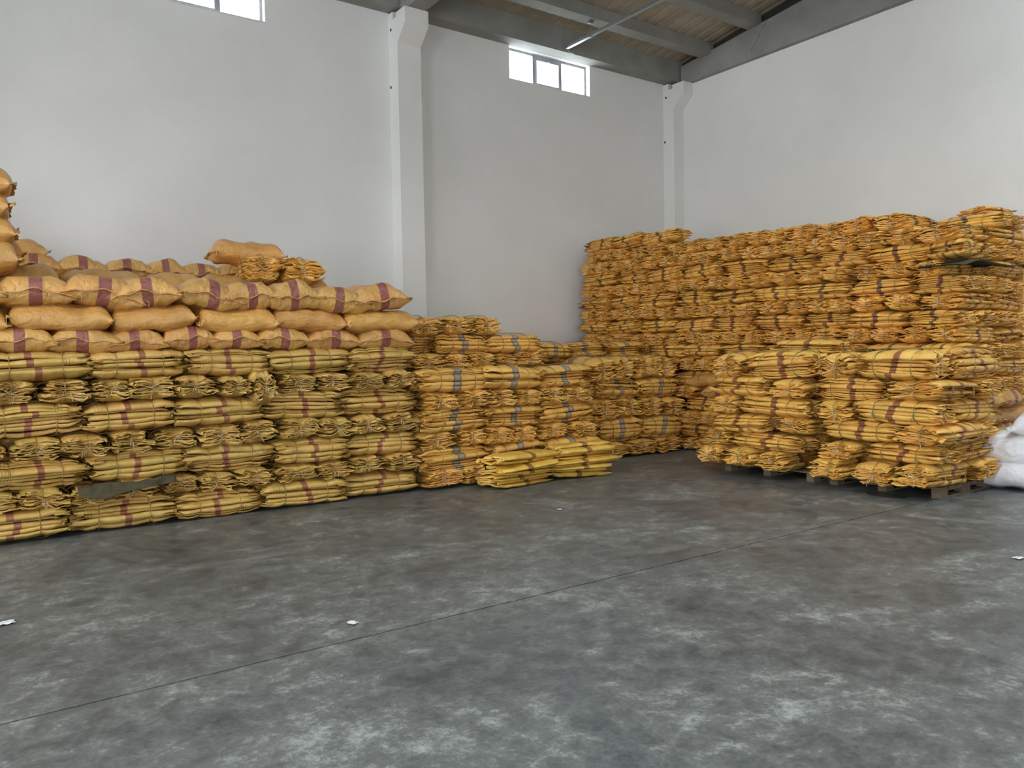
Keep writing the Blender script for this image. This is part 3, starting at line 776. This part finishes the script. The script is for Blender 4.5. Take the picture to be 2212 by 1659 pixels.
# its face towards the photographer's right
for k in range(5, 17):
    z0, z1 = P*k, P*(k+1); d = R.uniform(-.05, .05)
    if k % 2 == 0:
        if k < 16: bundle(10.24, 11.04, RY0+d, RY0+d+.42, z0, z1, 'x', MAT['rightdark'], 'sack bundle lying lengthwise, layer %s on shaded side of tall right stack' % ORD[k], 'bundles on the shaded side')
        else: bundle(10.78, 11.5, RY0+.3, RY0+.72, z0-.03, z1-.03, 'x', MAT['right'], 'topmost sack bundle at right picture edge on tall right stack', 'bundles on the shaded side')
    else:
        for i, (a, b_) in enumerate([(9.84, 10.24), (10.24, 10.64), (10.64, 11.04)]):
            if k == 15 and i == 0: continue
            bundle(a, b_, RY0+d, RY0+d+.8, z0, z1, 'y', MAT['rightdark'], 'sack bundle end-on, %s of three, layer %s on shaded side' % (('left', 'middle', 'right')[i], ORD[k]), 'bundles on the shaded side')
for i, (a, b_, z0, z1, ax) in enumerate([(9.42, 10.02, .0, .20, 'y'), (10.02, 10.62, .0, .20, 'y'), (9.45, 10.3, .19, .40, 'x'), (10.3, 11.1, .19, .40, 'x'), (9.42, 10.02, .39, .62, 'y'), (10.02, 10.66, .39, .62, 'y'), (9.45, 10.2, .60, .80, 'x'), (10.15, 11.0, .60, .82, 'x'), (9.6, 10.2, .79, 1.0, 'y'), (10.2, 10.85, .79, 1.0, 'y')]):
    sack(a, b_, RY0-.12, RY0+.46 if ax == 'x' else RY0+.72, z0, z1, ax, 'amber filled sack, %s %s, low in the stack behind white sacks' % (ORD[i//2]+' row up,', 'left one' if i % 2 == 0 else 'right one'), 'filled sacks behind the white sacks', MAT['sack'] if ax == 'y' else MAT['sackplain'])
sack(RX+.0, RX+.8, 7.62, 8.2, .80, 1.02, 'x', 'orange filled sack with dark red stripe between third stack and pallets', 'filled sacks in the right stack')
sack(RX-.02, RX+.5, 7.7, 8.5, 1.0, 1.2, 'y', 'plain orange filled sack above the striped one behind the pallets', 'filled sacks in the right stack', MAT['sackplain'])
filler('packed_bundles', [(RX+.05, RX+.45, 4.8, 7.6, 0, 1.16), (RX+.05, RX+.45, 9.0, 11.0, 0, 1.3), (RX+.48, RX+.8, 5.2, 11.0, 1.2, 2.9), (10.25, 12.1, 4.9, 11.0, 0, 2.9), (11.1, 12.1, 4.4, 4.9, 0, 3.0), (9.9, 10.22, 4.85, 5.15, 1.0, 2.9)], MAT['right'], 'packed bundles deep inside the tall right stack')
b_ = MB(); nn = 34; row_pts = []
for i in range(nn+1):
    x = 9.30+i*0.055; z = 2.53 - 0.05*math.exp(-((x-9.3)/.25)**2)-0.02*math.sin(x*5)
    for (yy, dz) in ((RY0-.06+.02*math.sin(x*9), -0.012), (RY0+.05, 0), (RY0+.5, 0.0)):
        b_.v.append((x, yy, z+dz)); b_.v.append((x, yy, z+dz+.008))
for i in range(nn):
    k = i*6
    for q in range(2):
        a0 = k+2*q; b_.f.append((a0, a0+2, a0+8, a0+6)); b_.f.append((a0+1, a0+7, a0+9, a0+3))
    b_.f.append((k, k+6, k+7, k+1)); b_.f.append((k+4, k+5, k+11, k+10))
tag(b_.build('tarpaulin_sheet', MAT['tarp'], smooth=True), 'grey plastic sheet slipped between layers on the shaded side of right stack', 'tarpaulin')

# ------------------------------------------------------------------ two loaded pallets
def pallet(y0, y1, label):
    x0, x1 = 8.20, 9.30
    root = tag(empty('wooden_pallet', ((x0+x1)/2, (y0+y1)/2, 0)), label, 'pallet', 'pallets under the sack bundles')
    hx, hy = (x1-x0)/2, (y1-y0)/2
    for i in range(7):
        a = -hx+i*(2*hx-.11)/6; MB().box((a, -hy, .092), (a+.11, hy, .112)).build('deck_board', MAT['wood'], root)
    for yy in (-hy, -.05, hy-.1):
        for xx in (-hx, -.07, hx-.14): MB().box((xx, yy, .018), (xx+.14, yy+.1, .072)).build('block', MAT['wood'], root)
        MB().box((-hx, yy, .072), (hx, yy+.1, .092)).build('stringer_board', MAT['wood'], root)
        MB().box((-hx, yy, 0), (hx, yy+.1, .018)).build('bottom_board', MAT['wood'], root)
    return root
PX = 7.95
pallet(5.45, 6.75, 'wooden pallet under the farther block of bundles, mostly in shadow')
pallet(4.0, 5.25, 'wooden pallet under the nearer block of bundles, its right end showing')
ZP = [.10, .34, .535, .745, .975, 1.20, 1.49]
PAL1 = [[('e', 6.48, 6.92), ('e', 6.00, 6.46), ('e', 5.56, 6.00)],
        [('e', 6.42, 6.84), ('s', 5.42, 6.40)],
        [('s', 5.84, 6.70), ('e', 5.32, 5.82)],
        [('e', 6.26, 6.70), ('s', 5.34, 6.24)],
        [('s', 5.86, 6.73), ('e', 5.34, 5.84)],
        [('e', 6.22, 6.68), ('s', 5.26, 6.22)]]
PAL2 = [[('e', 4.90, 5.35), ('e', 4.40, 4.84), ('e', 3.94, 4.40)],
        [('e', 4.78, 5.26), ('s', 3.93, 4.76)],
        [('s', 4.38, 5.24), ('e', 3.86, 4.38)],
        [('e', 4.85, 5.31), ('s', 3.93, 4.83)],
        [('s', 4.53, 5.31), ('e', 3.90, 4.52)],
        [('e', 4.83, 5.25), ('s', 4.0, 4.82)]]
for pname, lay, yr, sh in (('farther pallet', PAL1, 5.34, 0.05), ('nearer pallet', PAL2, 3.92, -0.03)):
    for k, cols in enumerate(lay):
        z0, z1 = ZP[k], ZP[k+1]
        for i, (kind, a, b2) in enumerate(cols):
            a += sh+.02; b2 += sh-.02
            d = R.uniform(-.04, .03)-(0.06 if k == 0 else 0); tw = MAT['twine_green'] if R.random() < .6 else None
            if kind == 's': bundle(PX+d, PX+d+.44, a, b2, z0, z1, 'y', MAT['pallet'], 'golden sack bundle lengthwise, %s, layer %s on the %s' % (nth(i, len(cols)), ORD[k], pname), 'bundles on the pallets', 1.2, twine=tw)
            else: bundle(PX+d, PX+d+.86, a, b2, z0, z1, 'x', MAT['pallet'], 'golden sack bundle end-on, %s, layer %s on the %s' % (nth(i, len(cols)), ORD[k], pname), 'bundles on the pallets', 1.2, twine=tw)
        d = R.uniform(-.03, .03)+sh
        if cols[-1][0] == 's': bundle(PX+.45, PX+1.27, yr+d, yr+d+.42, z0, z1, 'x', MAT['pallet'], 'golden sack bundle at the right rear, layer %s on the %s' % (ORD[k], pname), 'bundles on the pallets')
        else: bundle(PX+.84, PX+1.26, yr+d, yr+d+.82, z0, z1, 'y', MAT['pallet'], 'golden sack bundle at the right rear, layer %s on the %s' % (ORD[k], pname), 'bundles on the pallets')
bundle(8.45, 8.87, 5.36, 6.2, 1.49, 1.66, 'y', MAT['pallet'], 'single golden bundle lying on top of the farther pallet load', 'bundles on the pallets')
filler('packed_bundles', [(8.45, 9.2, 5.8, 6.7, .12, 1.47), (8.45, 9.2, 4.4, 5.2, .12, 1.45)], MAT['pallet'], 'packed bundles inside the two pallet loads')

# ------------------------------------------------------------------ white sacks at the right edge
for i, (x0, x1, y0, y1, z0, z1) in enumerate([(9.12, 9.78, 3.25, 4.12, 0, .29), (9.16, 9.80, 3.22, 4.08, .27, .57), (9.25, 9.85, 2.95, 3.80, .55, .80)]):
    sack(x0, x1, y0, y1, z0, z1, 'y', 'white filled sack at right picture edge, %s of its pile' % ('lowest', 'middle', 'topmost')[i], 'white filled sacks', MAT['white'], MAT['white'])

# ------------------------------------------------------------------ small things
def crumple_sheet(name, w_, h_, mat, loc, rot, amp, seed, nx=8, ny=6, thick=.002, taper=0.0):
    b = MB()
    for s in (0, 1):
        for i in range(nx+1):
            for j in range(ny+1):
                x, y = (i/nx-.5)*w_, (j/ny-.5)*h_
                r_ = 1+0.18*smooth_noise(math.atan2(y, x)*1.5, seed, 0)
                y *= 1-taper*i/nx+0.5*taper*smooth_noise(x*6, seed, 1.0)
                b.v.append((x*r_, y*r_, amp*(1+smooth_noise(x*4/w_+seed, y*4/h_, seed)+(0.5*smooth_noise(x*14/w_, y*5/h_, seed) if taper else 0))+s*thick))
    n = (nx+1)*(ny+1)
    for i in range(nx):
        for j in range(ny):
            k = i*(ny+1)+j
            b.f.append((k, k+1, k+ny+2, k+ny+1)); b.f.append((n+k, n+k+ny+1, n+k+ny+2, n+k+1))
    edge = [(i, 0) for i in range(nx)]+[(nx, j) for j in range(ny)]+[(i, ny) for i in range(nx, 0, -1)]+[(0, j) for j in range(ny, 0, -1)]
    ids = [i*(ny+1)+j for i, j in edge]
    for a in range(len(ids)):
        c_ = ids[(a+1) % len(ids)]; b.f.append((ids[a], c_, n+c_, n+ids[a]))
    o = b.build(name, mat, smooth=True); o.location = loc; o.rotation_euler = rot
    return o
tag(crumple_sheet('tarpaulin_scrap', .80, .19, MAT['tarp'], (1.36, FY-.045, .385), (math.radians(48), math.radians(-5), 0), .045, 3.1, 30, 10, taper=.72), 'torn grey plastic sheet hanging between lower layers of left stack', 'tarpaulin')
for (x, y, s, lab) in ((4.91, 6.10, .05, 'small white paper scrap on the floor before the loose piles'), (1.88, 4.27, .06, 'white torn paper scrap on the floor near the saw-cut joint'), (.24, 5.58, .10, 'white paper scrap on the floor at left picture edge'), (6.29, 2.52, .08, 'pale paper scrap on the floor at right picture edge')):
    tag(crumple_sheet('paper_scrap', s, s*.7, MAT['paper'], (x, y, .001), (0, 0, x), .008, x), lab, 'paper scrap')
b_ = MB(); k0 = 0
for s in (0, 1):
    for i in range(24):
        an = 2*PI*i/24; r_ = .15*(1+.35*smooth_noise(math.cos(an)*1.4, math.sin(an)*1.4, 4.0)); b_.v.append((r_*math.cos(an)*.8, r_*math.sin(an)*1.6, s*.0015))
b_.f.append(tuple(range(24))[::-1]); b_.f.append(tuple(range(24, 48)))
for i in range(24): b_.f.append((i, (i+1) % 24, 24+(i+1) % 24, 24+i))
st = b_.build('damp_patch', MAT['oil'], floor); st.location = (7.98, 4.45, .0005)
